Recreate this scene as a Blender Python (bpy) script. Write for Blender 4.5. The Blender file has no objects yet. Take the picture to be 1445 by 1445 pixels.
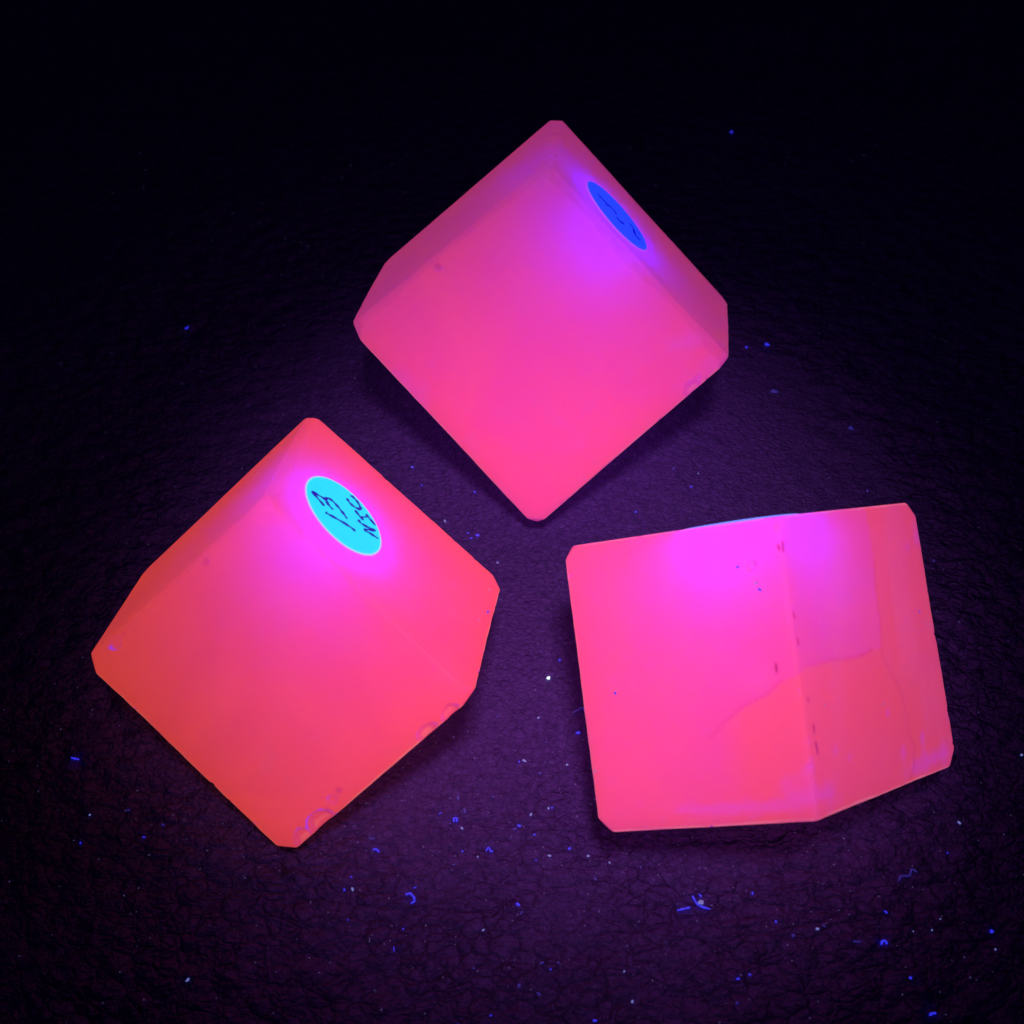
import bpy, math, random
import numpy as np

# ------------------------------------------------------------------ camera, world, light, exposure
S = bpy.context.scene
COL = S.collection
MM = 0.001

cam_d = bpy.data.cameras.new('camera')
cam = bpy.data.objects.new('camera', cam_d)
COL.objects.link(cam)
ELEV = math.radians(50.065)
cam.location = (0, -0.17011, 0.2032)
cam.rotation_euler = (math.pi / 2 - ELEV, 0, 0)
cam_d.sensor_width = 36
cam_d.lens = 36 * 1757.67 / 1445
cam_d.clip_start = 0.005
cam_d.clip_end = 50
cam_d.dof.use_dof = True
cam_d.dof.focus_distance = 0.232
cam_d.dof.aperture_fstop = 30
S.camera = cam

W = bpy.data.worlds.new('World')
S.world = W
W.use_nodes = True
bg = W.node_tree.nodes['Background']
bg.inputs[0].default_value = (0.30, 0.12, 1.0, 1)      # faint violet stray light of the torch in a dark room
bg.inputs[1].default_value = 0.009

S.view_settings.view_transform = 'Standard'
S.view_settings.look = 'None'
S.view_settings.exposure = 0
S.view_settings.gamma = 1

from mathutils import Vector
torch_d = bpy.data.lights.new('ultraviolet_torch', 'SPOT')
torch_d.color = (1.0, 0.17, 0.38)
torch_d.energy = 3.6
torch_d.spot_size = math.radians(28)
torch_d.spot_blend = 1.0
torch_d.shadow_soft_size = 0.021
torch = bpy.data.objects.new('ultraviolet_torch', torch_d)
torch.location = (0.012, -0.172, 0.345)
torch.rotation_euler = (Vector((0.009, -0.034, 0.02)) - Vector(torch.location)).to_track_quat('-Z', 'Y').to_euler()
COL.objects.link(torch)

S.cycles.use_denoising = True
S.cycles.max_bounces = 4
S.cycles.diffuse_bounces = 3
S.cycles.caustics_reflective = False
S.cycles.caustics_refractive = False

DATA = {
 'strokesB': [[[-31.17, -36.94, 45.48], [-32.32, -35.78, 46.09], [-33.34, -34.73, 46.62], [-32.31, -34.87, 45.82], [-31.2, -35.17, 45.0], [-30.78, -35.95, 44.87], [-29.87, -36.82, 44.38]], [[-30.78, -35.95, 44.87], [-31.16, -35.05, 44.93], [-30.93, -34.44, 44.57], [-30.18, -34.62, 44.01], [-29.24, -35.47, 43.49], [-28.41, -36.41, 43.08], [-27.64, -37.4, 42.73]], [[-30.88, -38.39, 45.65], [-30.33, -38.56, 45.25], [-28.88, -38.71, 44.11], [-27.16, -39.08, 42.81], [-26.15, -39.58, 42.12]], [[-28.27, -32.05, 41.72], [-27.75, -32.85, 41.53], [-26.9, -33.35, 40.97], [-26.06, -33.28, 40.27], [-26.1, -32.62, 40.12], [-26.7, -31.55, 40.3], [-27.39, -30.9, 40.68], [-27.89, -30.89, 41.09]], [[-26.79, -34.16, 41.12], [-25.84, -35.25, 40.65], [-25.24, -35.69, 40.29]], [[-25.83, -35.31, 40.66], [-24.86, -34.45, 39.62]], [[-25.11, -33.81, 39.64], [-24.41, -34.56, 39.29], [-23.38, -35.58, 38.74]], [[-26.11, -36.28, 41.16], [-25.43, -36.91, 40.79], [-24.19, -37.01, 39.8], [-23.34, -37.06, 39.12], [-24.15, -37.47, 39.9], [-24.82, -38.16, 40.64], [-23.81, -38.4, 39.89], [-22.67, -38.74, 39.05]]],
 'strokesA': [[[18.72, 40.27, 49.98], [19.08, 38.06, 50.26]], [[17.2, 40.6, 51.4], [18.89, 39.51, 50.03], [20.22, 39.48, 48.71], [21.08, 38.0, 48.29]], [[20.94, 36.22, 48.95], [21.53, 35.31, 48.62], [22.5, 36.32, 47.36]], [[24.07, 39.7, 44.8], [24.78, 38.26, 44.51], [24.88, 35.19, 45.31], [26.0, 35.0, 44.25]], [[25.65, 39.36, 43.33], [26.3, 38.17, 43.02]]],
 'chips': [[1, 4, -9.42, -67.61, 30.41, 2.06, 0.8], [1, 4, -12.91, -69.5, 26.77, 2.55, 0.7], [1, 4, -31.21, -77.28, 10.43, 3.32, 0.8], [1, 4, -34.72, -78.27, 7.96, 2.11, 0.5], [1, 4, -49.58, -46.97, 43.52, 0.59, 0.35], [1, 4, -66.59, -53.1, 29.77, 1.62, 0.6], [1, 4, -39.98, -41.73, 53.6, 0.46, 0.3], [1, 4, -29.58, -74.35, 14.8, 0.97, 0.2], [0, 4, 6.4, 31.97, 63.51, 0.56, 0.35], [0, 4, -8.8, 26.27, 54.98, 0.56, 0.35], [0, 4, -14.51, 21.57, 48.29, 0.84, 0.2], [0, 4, 36.33, 6.03, 29.76, 2.42, 0.6], [0, 4, -30.18, 15.21, 38.83, 0.85, 0.5], [0, 4, 36.64, 7.77, 32.14, 0.71, 0.3], [2, 2, 36.18, -55.28, 53.59, 0.98, 0.55], [2, 2, 36.73, -57.63, 52.27, 0.55, 0.25], [2, 2, 37.19, -58.66, 51.87, 0.44, 0.25], [2, 2, 34.34, -54.86, 52.51, 0.33, 0.25], [2, 2, 18.97, -47.25, 46.47, 0.46, 0.3], [2, 2, 9.71, -46.86, 39.75, 0.58, 0.3], [2, 2, 40.48, -54.41, 57.49, 0.32, 0.3], [2, 2, 40.74, -55.36, 56.99, 0.32, 0.3], [2, 2, 41.92, -63.41, 51.96, 0.32, 0.3]],
 'fr1': [[30.33, -74.39, 35.1], [32.15, -73.19, 37.36], [34.95, -71.96, 40.38], [38.07, -71.57, 43.04], [40.01, -70.47, 45.31], [44.07, -68.37, 46.0], [48.76, -65.06, 42.49], [53.64, -62.2, 38.54], [56.22, -60.18, 36.7], [57.9, -58.64, 35.63]],
 'fr2': [[59.4, -44.89, 41.0], [59.43, -49.15, 38.78], [60.04, -52.62, 36.33], [60.0, -58.1, 33.56], [61.83, -60.04, 30.54], [63.64, -61.18, 27.95], [64.54, -63.65, 25.68], [64.98, -66.76, 23.59], [66.12, -68.29, 21.55], [65.78, -71.35, 20.36], [64.54, -73.77, 20.49]],
 'dash': [[[40.58, -53.86, 57.31], [40.63, -55.08, 56.63]], [[39.82, -54.33, 57.05], [40.0, -54.82, 56.82]], [[41.94, -62.58, 51.33], [42.17, -63.11, 50.81]], [[42.51, -65.75, 49.08], [42.59, -66.36, 48.67]], [[39.33, -68.43, 46.3], [39.41, -69.3, 45.72]], [[44.65, -75.97, 41.47], [44.73, -76.67, 41.02]], [[44.89, -78.06, 40.13], [45.2, -79.2, 39.21]], [[43.83, -72.78, 44.01], [43.95, -73.0, 43.77]]],
 'milk': [[0, [-22.84, 9.25, 31.11], [-17.3, 5.77, 26.66], 1.8], [0, [34.63, 6.48, 30.29], [39.35, 8.7, 33.55], 2.4], [2, [45.3, -84.6, 36.32], [47.27, -83.26, 34.82], 1.65], [2, [41.41, -84.97, 35.7], [44.14, -85.41, 37.44], 1.8], [2, [25.98, -81.95, 26.24], [40.47, -85.46, 34.63], 0.9], [2, [70.71, -34.02, 34.0], [71.39, -32.58, 33.99], 1.35], [2, [73.86, -65.45, 14.41], [65.68, -71.7, 20.29], 1.5], [0, [31.59, 11.34, 36.75], [38.4, 12.83, 39.12], 1.5]],
 'fib': {"crescent": [[-18.01, -84.37], [-17.27, -84.22], [-16.58, -84.83], [-16.55, -85.44], [-17.0, -85.9]], "squig": [[-4.56, -76.32], [-4.07, -75.79], [-3.68, -76.32], [-3.31, -76.2]], "vee": [[30.47, -84.76], [30.86, -85.93], [31.63, -86.59], [33.29, -87.1]], "dashl": [[27.64, -87.3], [28.63, -87.2], [29.89, -86.79]], "snake": [[65.69, -82.34], [66.24, -81.56], [67.79, -81.3], [68.44, -80.09], [69.15, -80.78]], "bent": [[-24.12, -76.44], [-23.55, -76.44], [-22.96, -76.8]], "vert": [[-19.5, -93.25], [-19.37, -94.11]], "hookl": [[-10.28, -71.0], [-10.22, -70.38], [-9.72, -70.3], [-9.82, -70.88]], "tuft": [[-8.73, -68.49], [-8.33, -68.79], [-8.47, -69.33]], "farleft": [[-80.2, -58.91], [-79.49, -59.2], [-78.71, -59.2]], "br": [[66.79, -103.92], [67.31, -103.65], [67.98, -103.56]], "dim1": [[56.24, -92.55], [56.78, -92.74], [57.54, -92.55]], "curlr": [[60.8, -93.13], [61.06, -92.55], [61.73, -92.55], [61.8, -92.94]], "cl1": [[11.37, -48.65], [12.32, -48.19], [13.28, -47.43], [13.78, -48.35]], "pale": [[1.38, -87.78], [1.63, -87.41], [1.93, -87.22]], "short": [[-12.95, -69.54], [-12.42, -69.25]], "pc": [[-16.77, -83.21], [-16.22, -83.06]], "c3": [[-24.93, -74.09], [-24.52, -74.5], [-23.88, -74.37]]},
 'spk': [[10.04, -75.71], [-6.24, -96.62], [6.23, -54.83], [1.3, -58.88], [4.17, -77.88], [-4.8, -90.32], [-8.83, -72.04], [-27.42, -81.35], [-27.42, -88.83], [3.39, -69.25], [6.5, -67.99], [7.16, -67.9], [14.27, -81.35], [5.05, -61.09], [10.05, -59.32], [12.26, -52.72], [-9.64, -66.29], [-3.41, -65.95], [-18.12, -90.21], [-28.42, -83.6], [-27.05, -83.52], [0.49, -72.04], [1.25, -71.42], [3.92, -73.07], [6.52, -77.04], [16.84, -78.4], [-8.61, -76.32], [-10.04, -78.83], [-5.94, -77.32], [13.24, -77.12], [1.02, -85.9], [1.15, -99.44], [4.31, -100.76], [-3.38, -104.01], [6.31, -96.91], [7.58, -95.84], [4.91, -95.84], [13.18, -104.96], [-8.73, -105.43], [78.49, -71.62], [79.67, -93.62], [64.8, -98.24], [75.2, -77.17], [71.54, -88.7], [66.58, -90.78], [79.68, -90.69], [22.15, -79.36], [51.79, -89.99], [38.57, -97.96], [43.91, -89.35], [36.08, -102.33], [46.49, -91.67], [36.6, -98.62], [62.59, -87.6], [69.78, -90.54], [50.63, -90.54], [40.63, -84.4], [31.81, -84.66], [19.28, -102.1], [18.25, -97.35], [55.97, 50.91], [61.02, 51.91], [60.76, 36.25], [40.57, 10.38], [26.27, -0.69], [76.95, 6.49], [86.72, -13.41], [-21.83, 12.67], [-19.57, 7.51], [-14.16, -2.44], [76.77, 25.58], [62.6, 140.99], [-79.18, 58.99], [-52.47, -98.79], [92.89, -58.33], [38.67, 6.49], [35.27, 11.62], [2.26, -58.62], [4.97, -49.72], [9.26, -37.13], [-2.72, -49.72], [1.15, 6.49], [-8.02, 5.48], [-8.52, -7.24], [-61.27, -71.85], [-68.0, -68.99], [-64.2, -74.13], [-75.09, -75.19], [-74.58, -69.91], [-21.91, 12.67], [-7.23, -6.45], [-9.25, -5.77], [-2.97, -13.78]],
 'bright': [[6.99, -41.16]],
 'onstone': [[-17.53, -50.44, 38.17], [-5.64, -47.43, 27.62], [-4.26, -44.2, 25.58], [-4.11, -37.9, 23.68], [16.57, -1.93, 17.93], [16.49, -64.47, 31.92], [37.6, -63.34, 48.74], [46.96, -72.11, 40.88], [69.66, -46.36, 28.84], [59.63, -65.41, 30.23], [13.39, -73.5, 22.93], [34.34, -54.86, 52.51], [36.28, -55.06, 53.83], [36.82, -57.75, 52.26], [37.29, -58.7, 51.91]],
 'ellA': [[21.27, 38.104, 48.068], [5.942, -5.565, -4.31], [-2.141, -7.979, 4.47]],
 'ellB': [[-28.218, -36.792, 43.025], [5.858, -5.19, -3.309], [-1.834, -5.922, 3.173]],
 'cubes': [{"cen": [7.6043, 30.0838, 29.3565], "N": [[0.69212, 0.20239, 0.69283], [-0.70431, -0.16529, -0.69038], [-0.61834, 0.31589, 0.71963], [0.66808, -0.39585, -0.63006], [-0.03038, -0.80534, 0.59203], [-0.02346, 0.74269, -0.66922]], "d": [24.045, 24.3228, 26.4444, 28.1106, 18.7403, 18.2969], "V": [[6.697, 32.507, 64.26], [9.879, 72.778, 49.317], [42.775, 9.576, 34.918], [48.731, 46.064, 18.309], [-32.296, 14.998, 38.442], [-28.515, 50.608, 26.059], [4.668, -9.76, 6.66], [10.612, 22.04, -7.017]]}, {"cen": [-37.2765, -45.6185, 23.506], "N": [[0.6174, 0.21432, 0.75689], [-0.62599, -0.22998, -0.74515], [-0.68128, 0.317, 0.65983], [0.70463, -0.34275, -0.6213], [-0.20353, -0.77561, 0.5975], [0.12368, 0.78515, -0.60683]], "d": [22.2586, 22.3223, 22.3899, 22.9572, 15.5108, 15.3151], "V": [[-39.332, -41.935, 53.547], [-36.107, -11.723, 42.362], [-6.084, -66.248, 33.312], [-1.644, -34.003, 20.559], [-72.231, -54.733, 25.727], [-69.726, -27.425, 15.194], [-37.957, -79.92, 4.707], [-34.333, -50.481, -7.423]]}, {"cen": [42.345, -54.5896, 26.6893], "N": [[0.70314, -0.32415, 0.63287], [-0.70366, 0.30168, -0.64332], [-0.52063, -0.50608, 0.68762], [0.52029, 0.54651, -0.65622], [-0.13163, 0.79314, 0.59464], [0.14882, -0.81486, -0.56023]], "d": [17.9034, 17.8898, 22.0577, 22.0511, 23.0168, 22.9959], "V": [[39.856, -50.743, 59.714], [44.37, -88.427, 35.397], [70.483, -28.637, 37.009], [76.737, -65.771, 11.041], [8.255, -42.562, 41.808], [13.885, -81.587, 17.35], [38.799, -20.28, 18.849], [46.216, -58.736, -7.298]]}],
}

rng = np.random.default_rng(7)
random.seed(7)

# ------------------------------------------------------------------ helpers
def tag(o, label=None, cat=None, group=None, kind=None):
    if label: o['label'] = label
    if cat: o['category'] = cat
    if group: o['group'] = group
    if kind: o['kind'] = kind
    return o

def link(name, me, mat, parent=None):
    o = bpy.data.objects.new(name, me)
    COL.objects.link(o)
    if mat: me.materials.append(mat)
    if parent: o.parent = parent
    return o

def quads_mesh(name, V, Q):
    me = bpy.data.meshes.new(name)
    me.vertices.add(len(V)); me.vertices.foreach_set('co', np.asarray(V, np.float32).ravel())
    me.loops.add(Q.size); me.loops.foreach_set('vertex_index', Q.astype(np.int32).ravel())
    me.polygons.add(len(Q))
    me.polygons.foreach_set('loop_start', np.arange(0, Q.size, 4, dtype=np.int32))
    me.polygons.foreach_set('loop_total', np.full(len(Q), 4, np.int32))
    me.update(calc_edges=True); me.validate()
    me.polygons.foreach_set('use_smooth', np.ones(len(me.polygons), bool))
    return me

def nodes(name):
    m = bpy.data.materials.new(name); m.use_nodes = True
    nt = m.node_tree
    return m, nt, nt.nodes['Principled BSDF']

def N(nt, typ, **kw):
    n = nt.nodes.new(typ)
    for k, v in kw.items():
        if k.startswith('i_'):
            key = k[2:]
            n.inputs[int(key) if key.isdigit() else key].default_value = v
        else: setattr(n, k, v)
    return n

def mixc(nt, fac, a, b, mode='MIX'):
    n = nt.nodes.new('ShaderNodeMix'); n.data_type = 'RGBA'; n.blend_type = mode
    for s, v in ((0, fac), (6, a), (7, b)):
        if hasattr(v, 'links'): nt.links.new(v, n.inputs[s])
        else: n.inputs[s].default_value = v
    return n.outputs[2]

def ramp(nt, src, pts):
    r = nt.nodes.new('ShaderNodeValToRGB'); nt.links.new(src, r.inputs[0])
    e = r.color_ramp.elements
    while len(e) > 1: e.remove(e[-1])
    e[0].position, e[0].color = pts[0][0], (pts[0][1],) * 3 + (1,)
    for p, v in pts[1:]:
        k = e.new(p); k.color = (v,) * 3 + (1,)
    return r.outputs[0]

def math_(nt, op, a, b=0.0, clamp=False):
    n = nt.nodes.new('ShaderNodeMath'); n.operation = op; n.use_clamp = clamp
    for s, v in ((0, a), (1, b)):
        if hasattr(v, 'links'): nt.links.new(v, n.inputs[s])
        else: n.inputs[s].default_value = v
    return n.outputs[0]

# ------------------------------------------------------------------ leather: gently rolling hide, wrinkles and grain in relief
def smooth(x, a, b):
    t = np.clip((x - a) / (b - a), 0, 1)
    return t * t * (3 - 2 * t)

BASES = []
for c in DATA['cubes']:
    v = np.array(c['V']); low = v[np.argmin(v[:, 2])]; k = np.array(c['cen'])
    t = (0 - low[2]) / (k[2] - low[2])
    BASES.append((low + t * (k - low))[:2])

def ground_z(x, y):                                   # millimetres
    z = 0.9 * np.sin(x * .031 + 1.3 + .4 * np.sin(y * .05)) * np.sin(y * .037 + .4) + .5 * np.sin(x * .07 - y * .055)
    z = z - 7.0 * smooth(-y, 88, 150) * 1.0           # the cushion rolls away towards the viewer
    m = np.ones_like(z)
    for b in BASES:
        m = m * smooth(np.hypot(x - b[0], y - b[1]), 9, 30)
    return z * m

def build_leather():
    xs = np.concatenate([np.linspace(-450, -130, 33)[:-1], np.linspace(-130, 130, 261), np.linspace(130, 450, 33)[1:]])
    ys = np.concatenate([np.linspace(-300, -130, 25)[:-1], np.linspace(-130, 100, 231), np.linspace(100, 600, 51)[1:]])
    X, Y = np.meshgrid(xs, ys)
    Z = ground_z(X, Y)
    V = np.stack([X, Y, Z], -1).reshape(-1, 3) * MM
    nx, ny = len(xs), len(ys)
    i = np.arange(nx * ny).reshape(ny, nx)
    Q = np.stack([i[:-1, :-1], i[:-1, 1:], i[1:, 1:], i[1:, :-1]], -1).reshape(-1, 4)
    me = quads_mesh('leather_surface', V, Q)
    m, nt, p = nodes('dark_leather')
    co = N(nt, 'ShaderNodeTexCoord').outputs['Object']
    def vec(scale, rot=0):
        k = N(nt, 'ShaderNodeMapping'); k.inputs['Scale'].default_value = scale; k.inputs['Rotation'].default_value = (0, 0, rot)
        nt.links.new(co, k.inputs[0]); return k.outputs[0]
    def warp(v, sc, amt):
        n = N(nt, 'ShaderNodeTexNoise', i_Scale=sc); n.inputs['Detail'].default_value = 4
        nt.links.new(v, n.inputs['Vector'])
        a = N(nt, 'ShaderNodeVectorMath', operation='MULTIPLY_ADD'); 
        nt.links.new(n.outputs['Color'], a.inputs[0]); a.inputs[1].default_value = (amt,) * 3; nt.links.new(v, a.inputs[2])
        return a.outputs[0]
    def vor(v, sc, feat='DISTANCE_TO_EDGE'):
        n = N(nt, 'ShaderNodeTexVoronoi', feature=feat, i_Scale=sc); nt.links.new(v, n.inputs['Vector']); return n.outputs['Distance']
    # pebbled plates, long creases running up to the right, fine pores
    plates = ramp(nt, vor(warp(vec((1, 1.3, 1)), 260, .0050), 300), [(0, 0), (.08, .5), (.22, .85), (.5, 1)])
    small = ramp(nt, vor(warp(vec((1, 1.2, 1), .5), 500, .0022), 640), [(0, 0), (.12, .5), (.3, .9), (.5, 1)])
    creaseA = ramp(nt, vor(warp(vec((.62, 1.6, 1), math.radians(-38)), 120, .008), 120), [(0, 0), (.02, .3), (.09, .8), (.4, 1)])
    creaseB = ramp(nt, vor(warp(vec((.7, 1.4, 1), math.radians(8)), 140, .008), 135), [(0, 0), (.02, .3), (.10, .85), (.4, 1)])
    sel = N(nt, 'ShaderNodeTexNoise', i_Scale=16.0); nt.links.new(co, sel.inputs['Vector'])
    selr = ramp(nt, sel.outputs['Fac'], [(.42, 0), (.58, 1)])
    crease = mixc(nt, selr, creaseA, creaseB)
    brk = N(nt, 'ShaderNodeTexNoise', i_Scale=95.0); brk.inputs['Detail'].default_value = 3; nt.links.new(co, brk.inputs['Vector'])
    crease = mixc(nt, ramp(nt, brk.outputs['Fac'], [(.40, .12), (.62, 1)]), (1, 1, 1, 1), crease)
    brk2 = N(nt, 'ShaderNodeTexNoise', i_Scale=60.0); brk2.inputs['Detail'].default_value = 2; nt.links.new(co, brk2.inputs['Vector'])
    plates = mixc(nt, ramp(nt, brk2.outputs['Fac'], [(.34, .45), (.58, 1)]), (1, 1, 1, 1), plates)
    pores = N(nt, 'ShaderNodeTexNoise', i_Scale=1900.0); pores.inputs['Detail'].default_value = 4; nt.links.new(co, pores.inputs['Vector'])
    lump = N(nt, 'ShaderNodeTexNoise', i_Scale=150.0); lump.inputs['Detail'].default_value = 6; lump.inputs['Roughness'].default_value = .62; nt.links.new(co, lump.inputs['Vector'])
    # the hide is stretched flat under the stones and loose further out
    ds = N(nt, 'ShaderNodeVectorMath', operation='DISTANCE'); ds.inputs[1].default_value = (.005, .004, 0); nt.links.new(co, ds.inputs[0])
    wl = N(nt, 'ShaderNodeTexNoise', i_Scale=30.0); nt.links.new(co, wl.inputs['Vector'])
    dd = math_(nt, 'ADD', ds.outputs['Value'], math_(nt, 'MULTIPLY', math_(nt, 'SUBTRACT', wl.outputs['Fac'], .5), .05))
    loose = N(nt, 'ShaderNodeMapRange', interpolation_type='SMOOTHSTEP'); nt.links.new(dd, loose.inputs[0])
    loose.inputs[1].default_value = .052; loose.inputs[2].default_value = .105; loose.inputs[3].default_value = .10; loose.inputs[4].default_value = 1.0
    soft = N(nt, 'ShaderNodeTexVoronoi', feature='SMOOTH_F1', i_Scale=200.0); soft.inputs['Smoothness'].default_value = .6
    nt.links.new(warp(vec((1, 1.35, 1)), 200, .004), soft.inputs['Vector'])
    fold = math_(nt, 'SUBTRACT', math_(nt, 'ADD', math_(nt, 'MULTIPLY', plates, .34), math_(nt, 'MULTIPLY', crease, .38)), math_(nt, 'MULTIPLY', soft.outputs['Distance'], 1.3))
    h = math_(nt, 'MULTIPLY', fold, loose.outputs[0])
    h = math_(nt, 'ADD', h, math_(nt, 'MULTIPLY', small, .09))
    h = math_(nt, 'ADD', h, math_(nt, 'MULTIPLY', pores.outputs['Fac'], .13))
    h = math_(nt, 'ADD', h, math_(nt, 'MULTIPLY', lump.outputs['Fac'], .30))
    b = N(nt, 'ShaderNodeBump', i_Strength=1.0, i_Distance=.0032); nt.links.new(h, b.inputs['Height']); nt.links.new(b.outputs[0], p.inputs['Normal'])
    pig = N(nt, 'ShaderNodeTexNoise', i_Scale=700.0); pig.inputs['Detail'].default_value = 6; nt.links.new(co, pig.inputs['Vector']); pig.inputs['Roughness'].default_value = .7
    c = mixc(nt, ramp(nt, pig.outputs['Fac'], [(.3, 0), (.7, 1)]), (.038, .06, .25, 1), (.086, .13, .50, 1))
    nt.links.new(c, p.inputs['Base Color'])
    p.inputs['Roughness'].default_value = .47
    p.inputs['Specular IOR Level'].default_value = .45
    p.inputs['Specular Tint'].default_value = (.35, .4, 1, 1)
    return tag(link('leather_surface', me, m), 'dark grained leather surface the glowing stones stand on', None, None, 'structure')
build_leather()

# ------------------------------------------------------------------ materials of the stones and labels
def stone_material(name, base, deep, glow, blue_r, seed, es):
    m, nt, p = nodes(name)
    co = N(nt, 'ShaderNodeTexCoord').outputs['Object']
    mp = N(nt, 'ShaderNodeMapping'); mp.inputs['Location'].default_value = (seed, seed * .7, 0); nt.links.new(co, mp.inputs[0])
    cloud = N(nt, 'ShaderNodeTexNoise', i_Scale=42.0); cloud.inputs['Detail'].default_value = 3; cloud.inputs['Distortion'].default_value = 1.6
    nt.links.new(mp.outputs[0], cloud.inputs['Vector'])
    band = N(nt, 'ShaderNodeTexNoise', i_Scale=60.0); band.inputs['Detail'].default_value = 5; band.inputs['Distortion'].default_value = .8
    mb = N(nt, 'ShaderNodeMapping'); mb.inputs['Scale'].default_value = (3.2, .5, .5); mb.inputs['Rotation'].default_value = (.3, .5, .4); nt.links.new(mp.outputs[0], mb.inputs[0])
    nt.links.new(mb.outputs[0], band.inputs['Vector'])
    att = lambda n: N(nt, 'ShaderNodeAttribute', attribute_name=n).outputs['Fac']
    c = mixc(nt, ramp(nt, cloud.outputs['Fac'], [(.35, 0), (.65, 1)]), base, deep)
    c = mixc(nt, math_(nt, 'MULTIPLY', att('zone'), 1.0), c, (deep[0], deep[1] * 1.25, deep[2] * .88, 1))
    bands = math_(nt, 'MULTIPLY', ramp(nt, band.outputs['Fac'], [(.45, 0), (.7, 1)]), att('banding'))
    c = mixc(nt, math_(nt, 'MULTIPLY', bands, .35), c, (.95, .36, .9, 1))
    c = mixc(nt, math_(nt, 'MULTIPLY', att('milk'), .5), c, (.80, .36, .97, 1))
    c = mixc(nt, math_(nt, 'MULTIPLY', att('vein'), .8), c, (.50, .06, .40, 1))
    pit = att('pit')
    c = mixc(nt, math_(nt, 'MULTIPLY', pit, .3), c, (.55, .22, 1, 1))  # chips tinted lilac, standing in for the torch's violet glint
    nt.links.new(c, p.inputs['Base Color'])
    nt.links.new(math_(nt, 'SUBTRACT', 1.0, math_(nt, 'MULTIPLY', pit, .45)), p.inputs['Subsurface Weight'])
    nt.links.new(math_(nt, 'ADD', .3, math_(nt, 'MULTIPLY', pit, .7)), p.inputs['Specular IOR Level'])
    nt.links.new(math_(nt, 'SUBTRACT', .36, math_(nt, 'MULTIPLY', pit, .13)), p.inputs['Roughness'])
    p.inputs['Subsurface Radius'].default_value = (1.0, .5, blue_r)
    p.inputs['Subsurface Scale'].default_value = .0035
    p.inputs['IOR'].default_value = 1.5
    p.inputs['Specular Tint'].default_value = (.22, .25, 1, 1)
    # impurities in the crystal vary how strongly and how red it fluoresces
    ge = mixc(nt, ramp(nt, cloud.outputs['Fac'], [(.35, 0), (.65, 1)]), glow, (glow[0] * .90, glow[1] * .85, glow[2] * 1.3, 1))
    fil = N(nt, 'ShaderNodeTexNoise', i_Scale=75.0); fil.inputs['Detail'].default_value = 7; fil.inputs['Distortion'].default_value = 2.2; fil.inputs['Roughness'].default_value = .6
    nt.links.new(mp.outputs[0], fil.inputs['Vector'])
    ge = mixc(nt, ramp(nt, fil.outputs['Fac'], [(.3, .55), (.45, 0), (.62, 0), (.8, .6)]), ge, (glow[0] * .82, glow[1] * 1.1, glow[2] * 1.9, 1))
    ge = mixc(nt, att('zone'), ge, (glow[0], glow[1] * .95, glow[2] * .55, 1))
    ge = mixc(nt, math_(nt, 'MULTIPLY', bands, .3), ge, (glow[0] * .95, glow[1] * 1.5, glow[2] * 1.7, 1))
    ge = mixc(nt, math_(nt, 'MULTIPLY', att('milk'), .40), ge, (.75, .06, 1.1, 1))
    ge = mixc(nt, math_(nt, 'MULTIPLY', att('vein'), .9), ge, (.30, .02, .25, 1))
    ge = mixc(nt, math_(nt, 'MULTIPLY', pit, .22), ge, (.50, .03, .35, 1))  # chip hollows shaded by darkening their emission
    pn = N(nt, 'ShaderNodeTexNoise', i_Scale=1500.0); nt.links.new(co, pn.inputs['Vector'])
    rimf = math_(nt, 'MULTIPLY', att('chip_glint'), ramp(nt, pn.outputs['Fac'], [(.32, .25), (.55, 1)]))
    ge = mixc(nt, rimf, ge, (.34, .05, 1.5, 1))  # violet glint of the torch on chip rims, painted into the emission
    ge = mixc(nt, math_(nt, 'MULTIPLY', att('bevel_light'), .75), ge, (glow[0] * 1.25, .26, glow[2] * 1.3 + .12, 1))   # bright edge light painted into the emission of the thin bevels
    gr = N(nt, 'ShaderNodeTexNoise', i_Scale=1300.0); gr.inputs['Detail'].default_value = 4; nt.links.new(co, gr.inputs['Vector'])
    ge = mixc(nt, ramp(nt, gr.outputs['Fac'], [(.3, .16), (.6, 0)]), ge, (glow[0] * .6, glow[1] * .6, glow[2] * .8, 1))            # fine grain dims the glow at random
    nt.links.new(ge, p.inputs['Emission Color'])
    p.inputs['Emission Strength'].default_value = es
    bn = N(nt, 'ShaderNodeTexNoise', i_Scale=300.0); bn.inputs['Detail'].default_value = 6; nt.links.new(co, bn.inputs['Vector'])
    b = N(nt, 'ShaderNodeBump', i_Strength=.12, i_Distance=.0004); nt.links.new(bn.outputs['Fac'], b.inputs['Height']); nt.links.new(b.outputs[0], p.inputs['Normal'])
    return m

def paper_material(name, col, strength, back=None, bstr=0):
    m, nt, p = nodes(name)
    p.inputs['Base Color'].default_value = (.012, .2, .4, 1)
    p.inputs['Roughness'].default_value = .6
    n = N(nt, 'ShaderNodeTexNoise', i_Scale=500.0); n.inputs['Detail'].default_value = 4
    co = N(nt, 'ShaderNodeTexCoord'); nt.links.new(co.outputs['Object'], n.inputs['Vector'])
    c = mixc(nt, n.outputs['Fac'], tuple(.93 * v for v in col[:3]) + (1,), col)
    nt.links.new(c, p.inputs['Emission Color'])
    p.inputs['Emission Strength'].default_value = strength
    return m

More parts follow.
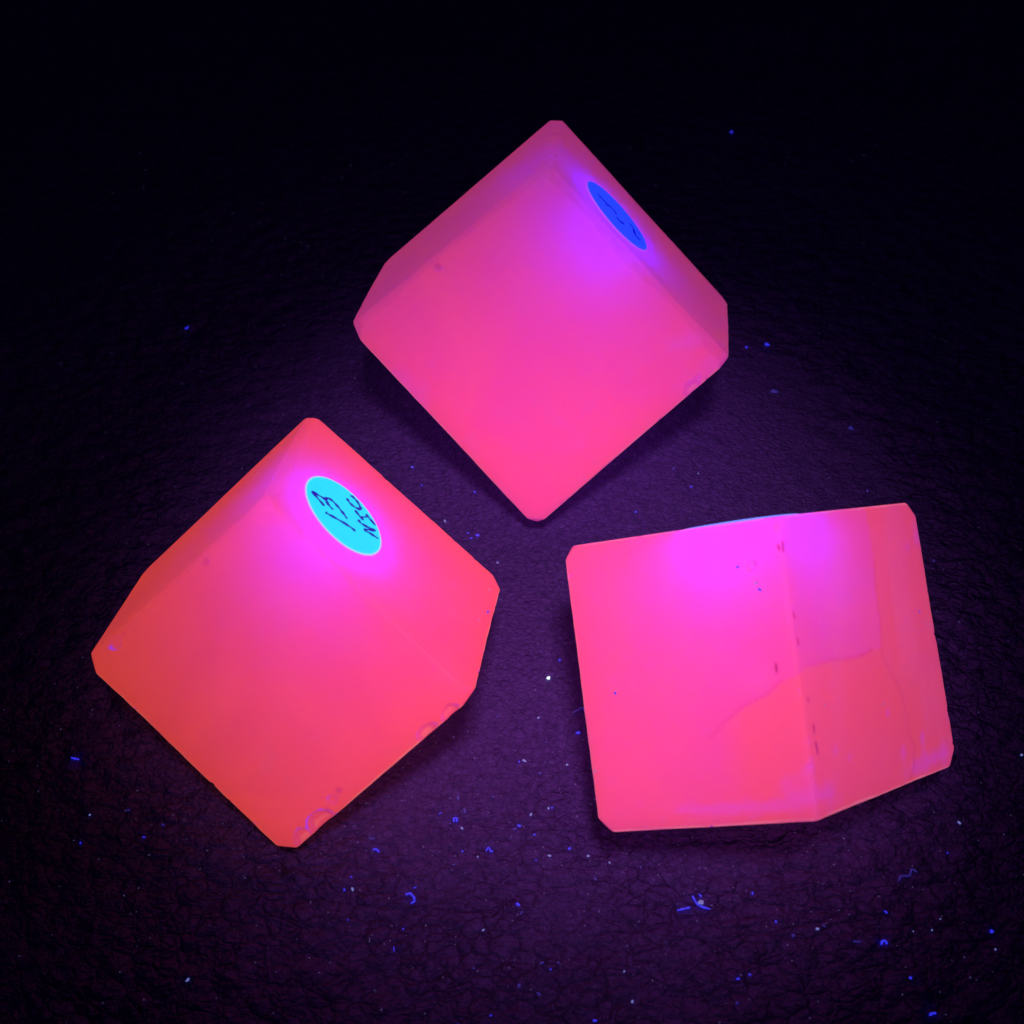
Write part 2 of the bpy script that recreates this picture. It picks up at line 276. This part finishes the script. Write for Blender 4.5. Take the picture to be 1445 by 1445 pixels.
def plain(name, col, rough=.5, emit=None, es=0):
    m, nt, p = nodes(name)
    p.inputs['Base Color'].default_value = col
    p.inputs['Roughness'].default_value = rough
    if emit:
        p.inputs['Emission Color'].default_value = emit
        p.inputs['Emission Strength'].default_value = es
    return m

# ------------------------------------------------------------------ stone bodies
NG = 200
def lattice():
    n = NG; pts = []; quads = []
    r = np.arange(n + 1); A, B = np.meshgrid(r, r, indexing='ij')
    for ax in range(3):
        for side in (0, n):
            P = np.zeros((n + 1, n + 1, 3), np.int64); P[..., ax] = side; P[..., (ax + 1) % 3] = A; P[..., (ax + 2) % 3] = B
            key = (P[..., 0] * (n + 1) + P[..., 1]) * (n + 1) + P[..., 2]
            q = np.stack([key[:-1, :-1], key[1:, :-1], key[1:, 1:], key[:-1, 1:]], -1).reshape(-1, 4)
            quads.append(q if side else q[:, ::-1])
    q = np.concatenate(quads)
    u, inv = np.unique(q, return_inverse=True)
    k = u % (n + 1); j = (u // (n + 1)) % (n + 1); i = u // (n + 1) ** 2
    t = np.stack([i, j, k], 1) / n
    t = t - .6 * np.sin(2 * np.pi * t) / (2 * np.pi)
    return t, inv.reshape(-1, 4)
LT, LQ = lattice()

def wob(P, f, s):
    return (np.sin(P @ np.array([f, .6 * f, -.8 * f]) + s) + np.sin(P @ np.array([-.7 * f, 1.1 * f, .5 * f]) + 2.1 * s)
            + np.sin(P @ np.array([.4 * f, -.5 * f, 1.3 * f]) + 3.7 * s)) / 3

def seg_dist(P, a, b):
    a = np.array(a); b = np.array(b); d = b - a
    t = np.clip(((P - a) @ d) / (d @ d), 0, 1)
    return np.linalg.norm(P - a - t[:, None] * d, axis=1), t

def stone_mesh(idx, edge_w, corner_w, dull, name):
    c = DATA['cubes'][idx]
    V8 = np.array(c['V']); cen = np.array(c['cen']); PN = np.array(c['N']); PD = np.array(c['d'])
    t = LT
    Q = np.zeros((len(t), 3))
    for a in (0, 1):
        for b in (0, 1):
            for g in (0, 1):
                w = (t[:, 0] if a else 1 - t[:, 0]) * (t[:, 1] if b else 1 - t[:, 1]) * (t[:, 2] if g else 1 - t[:, 2])
                Q += w[:, None] * V8[a * 4 + b * 2 + g]
    D = Q - cen
    L = np.linalg.norm(D, axis=1); D /= L[:, None]
    best = None
    ts = []
    for n, d in zip(PN, PD):
        dn = D @ n
        ts.append(np.where(dn > 1e-3, (d + .035 * wob(Q, .17, d)) / np.maximum(dn, 1e-3), 1e3))
    bits = lambda k: ((k >> 2) & 1, (k >> 1) & 1, k & 1)
    glowing = []
    for a in range(8):                                # chamfered edges
        for b in range(a + 1, 8):
            df = [i for i in range(3) if bits(a)[i] != bits(b)[i]]
            if len(df) != 1: continue
            fs = [2 * i + bits(a)[i] for i in range(3) if i != df[0]]
            n = PN[fs[0]] + PN[fs[1]]; n /= np.linalg.norm(n)
            ed = edge_w[(fs[0], fs[1])] if (fs[0], fs[1]) in edge_w else edge_w['all']
            w = ed * (1 + .45 * wob(Q, .22, a + b * 1.7) + .22 * wob(Q, 1.1, a * 2 + b))
            if tuple(fs) not in dull: glowing.append(len(ts))
            d = n @ (V8[a] - cen) - w
            dn = D @ n
            ts.append(np.where(dn > 1e-3, d / np.maximum(dn, 1e-3), 1e3))
    for a in range(8):                                # cut corners
        n = sum(PN[2 * i + bits(a)[i]] for i in range(3)); n = n / np.linalg.norm(n)
        d = n @ (V8[a] - cen) - corner_w.get(a, corner_w['all'])
        dn = D @ n
        ts.append(np.where(dn > 1e-3, d / np.maximum(dn, 1e-3), 1e3))
    n = np.array([0, 0, -1.0]); dn = D @ n
    ts.append(np.where(dn > 1e-3, cen[2] / np.maximum(dn, 1e-3), 1e3))      # foot: the lowest corner sawn off flat
    T = np.stack(ts, 0)
    k = .10
    tm = T.min(0)
    bevel_light = np.exp(-np.maximum(T[glowing].min(0) - tm, 0) / .05)  # mask of the bevels that carry the painted edge light
    tt = tm - k * np.log(np.exp(-(T - tm) / k).sum(0))
    # conchoidal chips
    nick_rng = np.random.default_rng(40 + idx)
    nicks = []
    for _ in range(34):                               # small nicks along the edges
        a = nick_rng.integers(0, 8); b = int(a) ^ (1 << int(nick_rng.integers(0, 3)))
        q = nick_rng.uniform(.04, .96); e0 = V8[a] * (1 - q) + V8[b] * q
        fs = [2 * i + bits(int(a))[i] for i in range(3) if bits(int(a))[i] == bits(b)[i]]
        fi = fs[int(nick_rng.integers(0, 2))]
        e0 = e0 + (cen - e0) * .008 
        ra = nick_rng.uniform(.22, .5)
        nicks.append([idx, fi, e0[0], e0[1], e0[2], ra, ra * nick_rng.uniform(.5, .9)])
    pit = np.zeros(len(t)); rim = np.zeros(len(t))
    for ci, fi, x, y, z, a, dep in DATA['chips'] + nicks:
        if ci != idx: continue
        P = np.array([x, y, z]); R = (a * a + dep * dep) / (2 * dep); nn = PN[fi]
        o = P + nn * (R - dep) - cen
        pr = D @ o; disc = pr ** 2 - (o @ o - R * R)
        ok = disc > 0
        sq = np.sqrt(np.maximum(disc, 0)); t1 = pr - sq; t2 = pr + sq
        surf = cen + D * tt[:, None]
        near = np.linalg.norm(surf - P, axis=1) / a
        rag = t1 + .10 * wob(surf, 4.1, a * 9) * (near < 1.3) + .22 * dep * wob(surf, 2.2 / a, a * 7)
        hit = ok & (rag < tt) & (t2 > tt)
        tt = np.where(hit, rag, tt)
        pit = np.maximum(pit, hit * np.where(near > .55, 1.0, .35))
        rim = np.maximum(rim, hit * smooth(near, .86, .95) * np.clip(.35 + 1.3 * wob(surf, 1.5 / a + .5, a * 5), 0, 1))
    P = cen + D * tt[:, None]
    base = np.array([BASES[idx][0], BASES[idx][1], 0.0])
    me = quads_mesh(name, (P - base) * MM, LQ)
    # the stone's own zoning: cleavage planes, veins, milky wisps
    zone = np.zeros(len(P)); vein = np.zeros(len(P)); milk = np.zeros(len(P)); banding = np.zeros(len(P))
    wv = wob(P, .9, 2.0)
    for ci, a, b, r in DATA['milk']:
        if ci != idx: continue
        d, _ = seg_dist(P, a, b)
        milk = np.maximum(milk, np.exp(-(d / r * (1 + .6 * wob(P, 1.3, r) + .5 * wob(P, .5, r * 3))) ** 2))
    if idx == 2:
        for key in ('fr1', 'fr2'):
            L_ = DATA[key]
            for a, b in zip(L_[:-1], L_[1:]):
                d, tq = seg_dist(P, a, b)
                vein = np.maximum(vein, .45 * np.exp(-(d / .16) ** 2))
        # side of the two curves, told in the plane of the right hand faces
        up = PN[4]
        f1 = np.array(DATA['fr1']); f2 = np.array(DATA['fr2'])
        ax = (V8[2] - V8[0]); ax /= np.linalg.norm(ax)
        ax2 = (V8[4] - V8[0]); ax2 /= np.linalg.norm(ax2)
        run = lambda X: X @ ax - X @ ax2                      # sideways round the front edge
        hgt = lambda X: X @ up
        x1, y1 = run(f1), hgt(f1); o1 = np.argsort(x1)
        x2, y2 = run(f2), hgt(f2); o2 = np.argsort(y2)
        px, py = run(P), hgt(P)
        below = y1[o1][0] * 0 + np.interp(px, x1[o1], y1[o1]) - py + .25 * wv
        lim = np.interp(py, y2[o2], x2[o2])
        inside = (px > x1.min()) & (px < lim)
        zone = np.where(inside, smooth(below, -.15, .5) * smooth(px, x1.min(), x1.min() + 9) * (1 - .55 * smooth(below, 4, 22)), 0)
        zone = np.maximum(zone, .8 * smooth(px - lim, -.1, .35) * (1 - .7 * smooth(px - lim, 3, 14)))
        banding = smooth(px, x1.min() + 4, x1.max())
        for a, b in DATA['dash']:
            d, _ = seg_dist(P, a, b)
            vein = np.maximum(vein, 1.0 * np.exp(-(np.maximum(d - .10, 0) / .16) ** 2))
    if idx == 1:
        for x, y, z, r in ((-30.6, -75.2, 12.9, .5), (-28.6, -73.6, 16.4, .5), (-49.58, -46.97, 43.52, .5), (-64.5, -52.3, 30.9, .4)):
            d = np.linalg.norm(P - np.array([x, y, z]), axis=1)
            vein = np.maximum(vein, .8 * np.exp(-(d / r) ** 2))
    if idx == 0:
        for x, y, z, r in ((6.4, 31.97, 63.51, .45), (-14.51, 21.57, 48.29, .7)):
            d = np.linalg.norm(P - np.array([x, y, z]), axis=1)
            vein = np.maximum(vein, .5 * np.exp(-(d / r) ** 2))
    for nm, arr in (('zone', zone), ('vein', vein), ('milk', milk), ('banding', banding), ('pit', pit), ('chip_glint', rim), ('bevel_light', bevel_light * (1 - np.minimum(pit, 1)) * np.clip(.8 + .5 * wob(P, .5, 4.0), .2, 1))):
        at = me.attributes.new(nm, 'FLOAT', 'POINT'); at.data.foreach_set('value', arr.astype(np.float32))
    return me, base

STONES = []
specs = [
  (0, {'all': .26, (0, 4): .9, (2, 4): .6, (0, 2): 1.2}, {'all': 1.3, 4: 2.2, 2: 1.6, 6: 1.7, 1: 1.4},
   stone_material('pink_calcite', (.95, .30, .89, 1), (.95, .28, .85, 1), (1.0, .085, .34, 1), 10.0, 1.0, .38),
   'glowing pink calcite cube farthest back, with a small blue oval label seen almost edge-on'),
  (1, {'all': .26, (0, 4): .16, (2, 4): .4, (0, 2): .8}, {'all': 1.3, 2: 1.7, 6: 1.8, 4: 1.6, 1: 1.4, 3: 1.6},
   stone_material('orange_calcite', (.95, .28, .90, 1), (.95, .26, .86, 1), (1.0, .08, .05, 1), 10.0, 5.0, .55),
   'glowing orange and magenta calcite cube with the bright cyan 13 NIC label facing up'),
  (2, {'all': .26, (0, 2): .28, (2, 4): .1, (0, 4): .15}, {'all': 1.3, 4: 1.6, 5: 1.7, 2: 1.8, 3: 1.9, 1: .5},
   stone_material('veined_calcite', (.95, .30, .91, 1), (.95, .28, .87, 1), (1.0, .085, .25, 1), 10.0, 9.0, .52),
   'glowing pink calcite cube with a curved crack line, dark dashes and a small round pit'),
]
for idx, ew, cw, mat, lab in specs:
    dull = ((0, 2),) if idx == 2 else ((0, 4), (2, 4), (0, 2))
    me, base = stone_mesh(idx, ew, cw, dull, 'calcite_cube')
    o = link('calcite_cube', me, mat)
    o.location = base * MM
    tag(o, lab, 'stone cube', 'fluorescent calcite cubes')
    STONES.append((o, base))

# ------------------------------------------------------------------ paper labels
def disc(cen, U, Wv, nrm, th, name, mat, parent, base, inner=0.0, lift=0.0, curl=0.0):
    """thin elliptical sheet with a bevelled rim; inner > 0 makes a ring"""
    seg = 72; V = []; F = []
    cen = np.array(cen); U = np.array(U); Wv = np.array(Wv); nrm = np.array(nrm)
    rings = [(inner, lift), (inner, lift + th), (.985, lift + th), (1.0, lift + th * .6), (1.0, lift)] if inner else \
            [(.55, lift + th), (.985, lift + th), (1.0, lift + th * .6), (1.0, lift), (.55, lift)]
    for r, h in rings:
        for s in range(seg):
            a = 2 * math.pi * s / seg
            hh = h + curl * max(0, math.cos(a - 2.2)) ** 2 * max(0, r - .5) * 2
            V.append((cen + r * (U * math.cos(a) + Wv * math.sin(a)) + nrm * hh - base) * MM)
    n = len(rings)
    rng_ = range(n) if inner else range(n - 1)
    for k in rng_:
        k2 = (k + 1) % n
        for s in range(seg):
            s2 = (s + 1) % seg
            F.append((k * seg + s, k2 * seg + s, k2 * seg + s2, k * seg + s2))
    if not inner:
        F.append(tuple(range(seg))); F.append(tuple((n - 1) * seg + s for s in reversed(range(seg))))
    me = bpy.data.meshes.new(name); me.from_pydata([tuple(v) for v in V], [], F); me.update()
    import bmesh
    bm = bmesh.new(); bm.from_mesh(me); bmesh.ops.recalc_face_normals(bm, faces=bm.faces); bm.to_mesh(me); bm.free()
    return link(name, me, mat, parent)

def stroke(pts, nrm, width, lift, name, mat, parent, base, plane_p):
    nrm = np.array(nrm); P = np.array(pts, float)
    P = P - ((P - np.array(plane_p)) @ nrm)[:, None] * nrm
    # Catmull-Rom through the pen points
    if len(P) > 2:
        E = np.vstack([2 * P[0] - P[1], P, 2 * P[-1] - P[-2]]); out = []
        for i in range(1, len(E) - 2):
            for t in np.linspace(0, 1, 7)[:-1]:
                a, b, c, d = E[i - 1], E[i], E[i + 1], E[i + 2]
                out.append(.5 * (2 * b + (c - a) * t + (2 * a - 5 * b + 4 * c - d) * t * t + (3 * b - a - 3 * c + d) * t ** 3))
        out.append(P[-1]); P = np.array(out)
    V = []; F = []
    m = len(P)
    for i in range(m):
        d = P[min(i + 1, m - 1)] - P[max(i - 1, 0)]; d /= max(np.linalg.norm(d), 1e-6)
        s = np.cross(nrm, d); w = width * (.5 if i in (0, m - 1) else .85 + .3 * math.sin(i * .9))
        for h, k in ((lift, -1), (lift, 1), (lift - .03, 1), (lift - .03, -1)):
            V.append((P[i] + s * k * w / 2 + nrm * h - base) * MM)
    for i in range(m - 1):
        for k in range(4):
            F.append((i * 4 + k, i * 4 + (k + 1) % 4, i * 4 + 4 + (k + 1) % 4, i * 4 + 4 + k))
    F += [(0, 3, 2, 1), (4 * m - 4, 4 * m - 3, 4 * m - 2, 4 * m - 1)]
    return V, F

def strokes(all_pts, nrm, width, lift, mat, parent, base, plane_p, name='handwriting'):
    V = []; F = []
    for i, p in enumerate(all_pts):
        v, f = stroke(p, nrm, width, lift + .004 * i, name, mat, parent, base, plane_p)
        F += [tuple(q + len(V) for q in g) for g in f]; V += v
    me = bpy.data.meshes.new(name); me.from_pydata([tuple(v) for v in V], [], F); me.update()
    return link(name, me, mat, parent)

cyan = paper_material('cyan_paper', (.004, .74, .97, 1), 1.0)
blue = paper_material('blue_paper', (.02, .055, 1.0, 1), 1.05)
white = paper_material('pale_paper', (.12, .20, 1.0, 1), 1.1)
rimw = paper_material('bright_cut_edge', (.22, .32, 1.0, 1), 1.3)
rimc = paper_material('paper_cut_edge', (.42, .72, 1.0, 1), .95)
rimv = paper_material('violet_cut_edge', (.22, .08, 1.0, 1), .9)
ink = plain('navy_ink', (.002, .002, .05, 1), .5, (.002, .003, .55, 1), .75)
inkd = plain('dark_blue_ink', (.002, .002, .05, 1), .5, (.002, .003, .8, 1), .8)
underglow = plain('label_underglow', (.8, .8, .8, 1), .6, (.10, .06, 1.0, 1), 6.0)

def label_on(idx, ell, nrm, paper, rim, pts, inkm, width, curl=0, under=None, th=.09):
    o, base = STONES[idx]
    cen, U, Wv = ell
    s = disc(cen, U, Wv, nrm, th, 'sticker', paper, o, base, lift=.07, curl=curl)
    disc(cen, np.array(U) * 1.0, np.array(Wv) * 1.0, nrm, .06, 'sticker_rim', rim, s, base, inner=.968, lift=th + .03, curl=curl)
    if under: disc(cen, np.array(U) * .97, np.array(Wv) * .97, nrm, .02, 'sticker_underglow', under, s, base, lift=.035)  # unseen glowing disc added under the label to light the stone
    if pts: strokes(pts, nrm, width, .20, inkm, s, base, cen)
    return s

def underglow_mat(name, col, st):
    return plain(name, (.8, .8, .8, 1), .6, col, st)  # emission for the added discs under the labels
nA = np.array(DATA['cubes'][0]['N'][0]); nB = np.array(DATA['cubes'][1]['N'][0]); nC = np.array(DATA['cubes'][2]['N'][4])
label_on(0, DATA['ellA'], nA, blue, rimv, DATA['strokesA'], inkd, .75, under=underglow_mat('blue_label_glow', (0.0, .03, 1, 1), 7.0))
label_on(1, DATA['ellB'], nB, cyan, rimc, DATA['strokesB'], ink, .58, under=underglow_mat('cyan_label_glow', (0.0, .03, 1, 1), 6.3))
V8 = np.array(DATA['cubes'][2]['V'])
e1 = V8[4] - V8[0]; e1 /= np.linalg.norm(e1); e2 = np.cross(nC, e1)
cC = V8[0] + .37 * (V8[4] - V8[0]) + .30 * (V8[2] - V8[0])
label_on(2, (cC.tolist(), (e1 * 9.3).tolist(), (e2 * 9.3).tolist()), nC, white, rimw, None, None, 0, curl=.12, th=.13, under=underglow_mat('pale_label_glow', (0.0, .03, 1, 1), 5.2))

# ------------------------------------------------------------------ lint and dust on the leather
lint_b = plain('blue_lint', (.08, .2, .5, 1), .7, (.03, .035, 1.0, 1), .75)
lint_d = plain('faint_blue_lint', (.08, .2, .5, 1), .7, (.05, .05, .8, 1), .16)
lint_w = plain('white_lint', (.15, .3, .5, 1), .7, (.30, .35, 1.0, 1), .40)
dust_m = plain('grey_dust', (.16, .3, .75, 1), .8, (.35, .28, .8, 1), .11)

def gz(x, y): return float(ground_z(np.array([x]), np.array([y]))[0])

def fibre(pts, r, mat, name='lint_fibre'):
    P = np.array([(x, y, gz(x, y) + .25 + .25 * math.sin(i * 1.7)) for i, (x, y) in enumerate(pts)])
    if len(P) > 2:
        E = np.vstack([2 * P[0] - P[1], P, 2 * P[-1] - P[-2]]); out = []
        for i in range(1, len(E) - 2):
            for t in np.linspace(0, 1, 6)[:-1]:
                a, b, c, d = E[i - 1], E[i], E[i + 1], E[i + 2]
                out.append(.5 * (2 * b + (c - a) * t + (2 * a - 5 * b + 4 * c - d) * t * t + (3 * b - a - 3 * c + d) * t ** 3))
        out.append(P[-1]); P = np.array(out)
    o0 = P[0].copy(); o0[2] = gz(o0[0], o0[1])
    V = []; F = []; m = len(P); sd = 6
    for i in range(m):
        d = P[min(i + 1, m - 1)] - P[max(i - 1, 0)]; d /= np.linalg.norm(d)
        s = np.cross(d, [0, 0, 1.0]); s /= np.linalg.norm(s); u = np.cross(s, d)
        rr = r * (.45 if i in (0, m - 1) else 1 + .25 * math.sin(i * 1.3 + P[0][0]))
        for k in range(sd):
            a = 2 * math.pi * k / sd
            V.append((P[i] + rr * (s * math.cos(a) + u * math.sin(a)) - o0) * MM)
    for i in range(m - 1):
        for k in range(sd):
            F.append((i * sd + k, i * sd + (k + 1) % sd, (i + 1) * sd + (k + 1) % sd, (i + 1) * sd + k))
    F += [tuple(reversed(range(sd))), tuple((m - 1) * sd + k for k in range(sd))]
    me = bpy.data.meshes.new(name); me.from_pydata([tuple(v) for v in V], [], F); me.update()
    o = link(name, me, mat); o.location = o0 * MM
    return o

FIBRES = {
 'crescent': ('curved blue crescent of lint on the leather below the cyan-labelled cube', .17, lint_b),
 'squig': ('small wavy blue lint thread midway between the two front cubes', .14, lint_b),
 'vee': ('bright blue bent lint strand with a knot below the cracked cube', .17, lint_b),
 'dashl': ('short violet lint strand just left of the knotted blue strand', .17, lint_b),
 'snake': ('long faint blue zigzag thread to the lower right of the cracked cube', .16, lint_d),
 'bent': ('small bent blue lint thread near the lowest corner of the cyan-labelled cube', .17, lint_b),
 'vert': ('upright blue lint dash near the bottom edge, below the crescent', .15, lint_b),
 'hookl': ('tiny blue hook of lint, lowest of a cluster of three specks', .17, lint_b),
 'tuft': ('pale blue lint tuft, uppermost of a cluster of three specks', .18, lint_d),
 'farleft': ('lone blue lint dash on dark leather at the far left', .17, lint_b),
 'br': ('blue lint dash near the bottom right corner', .17, lint_b),
 'dim1': ('dim violet lint streak left of a round blue curl at lower right', .16, lint_d),
 'curlr': ('bright round blue lint curl on the leather at lower right', .18, lint_b),
 'cl1': ('faint blue lint tangle touching the left side of the cracked cube', .14, lint_d),
 'pale': ('very faint slanted thread on wrinkled leather near the bottom middle', .12, lint_d),
 'short': ('short slanted blue thread, leftmost of a cluster of three specks', .16, lint_b),
 'pc': ('short blue lint grain directly above the curved crescent', .17, lint_b),
 'c3': ('dim blue curl of lint just above a small bent thread', .15, lint_d),
}
for k, (lab, r, m) in FIBRES.items():
    tag(fibre(DATA['fib'][k], r, m), lab, 'lint', 'fluorescent lint threads on the leather')
kx, ky = 31.75, -86.1
def speck_mesh(name, r, mat, seed):
    rg = np.random.default_rng(seed); V = []; F = []
    rings, sd = 4, 7
    V.append((0, 0, r * .9))
    for i in range(1, rings):
        th = math.pi * i / rings
        for k in range(sd):
            a = 2 * math.pi * k / sd; q = r * rg.uniform(.65, 1.3)
            V.append((q * math.sin(th) * math.cos(a) * 1.35, q * math.sin(th) * math.sin(a), q * math.cos(th) * .75))
    V.append((0, 0, -r * .7))
    for k in range(sd): F.append((0, 1 + k, 1 + (k + 1) % sd))
    for i in range(rings - 2):
        for k in range(sd):
            a = 1 + i * sd; F.append((a + k, a + sd + k, a + sd + (k + 1) % sd, a + (k + 1) % sd))
    e = len(V) - 1; a = 1 + (rings - 2) * sd
    for k in range(sd): F.append((e, a + (k + 1) % sd, a + k))
    me = bpy.data.meshes.new(name); me.from_pydata([tuple(c * MM for c in v) for v in V], [], F); me.update()
    me.materials.append(mat)
    return me
knot = link('lint_knot', speck_mesh('lint_knot', .42, lint_w, 3), None)
knot.location = (kx * MM, ky * MM, (gz(kx, ky) + .55) * MM)
tag(knot, 'bright pale blue knot of lint in the crook of a bent strand', 'lint')
SM = [speck_mesh('lint_speck', r, m, s) for s, (r, m) in enumerate([(.28, lint_b), (.24, lint_b), (.22, lint_w), (.30, lint_d), (.20, lint_w), (.26, lint_d), (.18, lint_b)])]
for i, (x, y) in enumerate(DATA['spk']):
    o = bpy.data.objects.new('lint_speck', SM[0 if 40 < y < 60 else (i * 5 + i // 7) % len(SM)]); COL.objects.link(o)
    s = random.uniform(.55, 1.1)
    if y > 20: s *= 1.7
    o.location = (x * MM, y * MM, (gz(x, y) + .12) * MM); o.rotation_euler = (0, 0, random.uniform(0, 6.28)); o.scale = (s * random.uniform(.7, 1.5), s, s)
    tag(o, 'tiny pale or blue glowing lint speck on the dark leather', 'lint speck', 'fluorescent lint specks scattered on the leather')

bright = plain('greenish_white_speck', (.3, .5, .5, 1), .6, (.75, 1.0, .9, 1), 1.5)
o = link('lint_speck', speck_mesh('bright_speck', .30, bright, 11), None)
bx, by = DATA['bright'][0]
o.location = (bx * MM, by * MM, (gz(bx, by) + .15) * MM)
tag(o, 'brightest greenish white speck, on the leather in the gap between the two front cubes', 'lint speck')
for i, (x, y, z) in enumerate(DATA['onstone']):
    o = bpy.data.objects.new('dust_grain', SM[(2, 4, 0)[i % 3]]); COL.objects.link(o)
    k = random.uniform(.5, .8); o.scale = (k * 1.3, k, k); o.location = (x * MM, y * MM, z * MM); o.rotation_euler = (.6, 0, random.uniform(0, 6))
    w = 'cube with the cyan label' if i < 4 else 'top cube with the blue label' if i == 4 else 'cube with the dark dashes'
    tag(o, 'tiny pale dust grain clinging to the glowing ' + w, 'dust grain', None if i == 4 else 'pale dust grains on the ' + w)

# fine dust nobody could count
V = []; F = []
for i in range(1500):
    if i % 3: x, y = rng.normal(8, 48), rng.normal(-62, 30)
    else: x, y = rng.uniform(-110, 110), rng.uniform(-112, 140)
    r = rng.uniform(.035, .13); z = gz(x, y) + r * .5; a0 = rng.uniform(0, 6.28); b = len(V)
    el = rng.uniform(1, 2.2)
    for k in range(4):
        a = k * math.pi / 2; dx, dy = r * el * math.cos(a), r * math.sin(a)
        V.append(((x + dx * math.cos(a0) - dy * math.sin(a0)) * MM, (y + dx * math.sin(a0) + dy * math.cos(a0)) * MM, z * MM))
    V.append((x * MM, y * MM, (z + r) * MM)); V.append((x * MM, y * MM, (z - r) * MM))
    for k in range(4):
        F.append((b + k, b + (k + 1) % 4, b + 4)); F.append((b + (k + 1) % 4, b + k, b + 5))
me = bpy.data.meshes.new('fine_dust'); me.from_pydata(V, [], F); me.update()
tag(link('fine_dust', me, dust_m), 'fine pale dust sprinkled over the dark leather', 'dust', None, 'stuff')
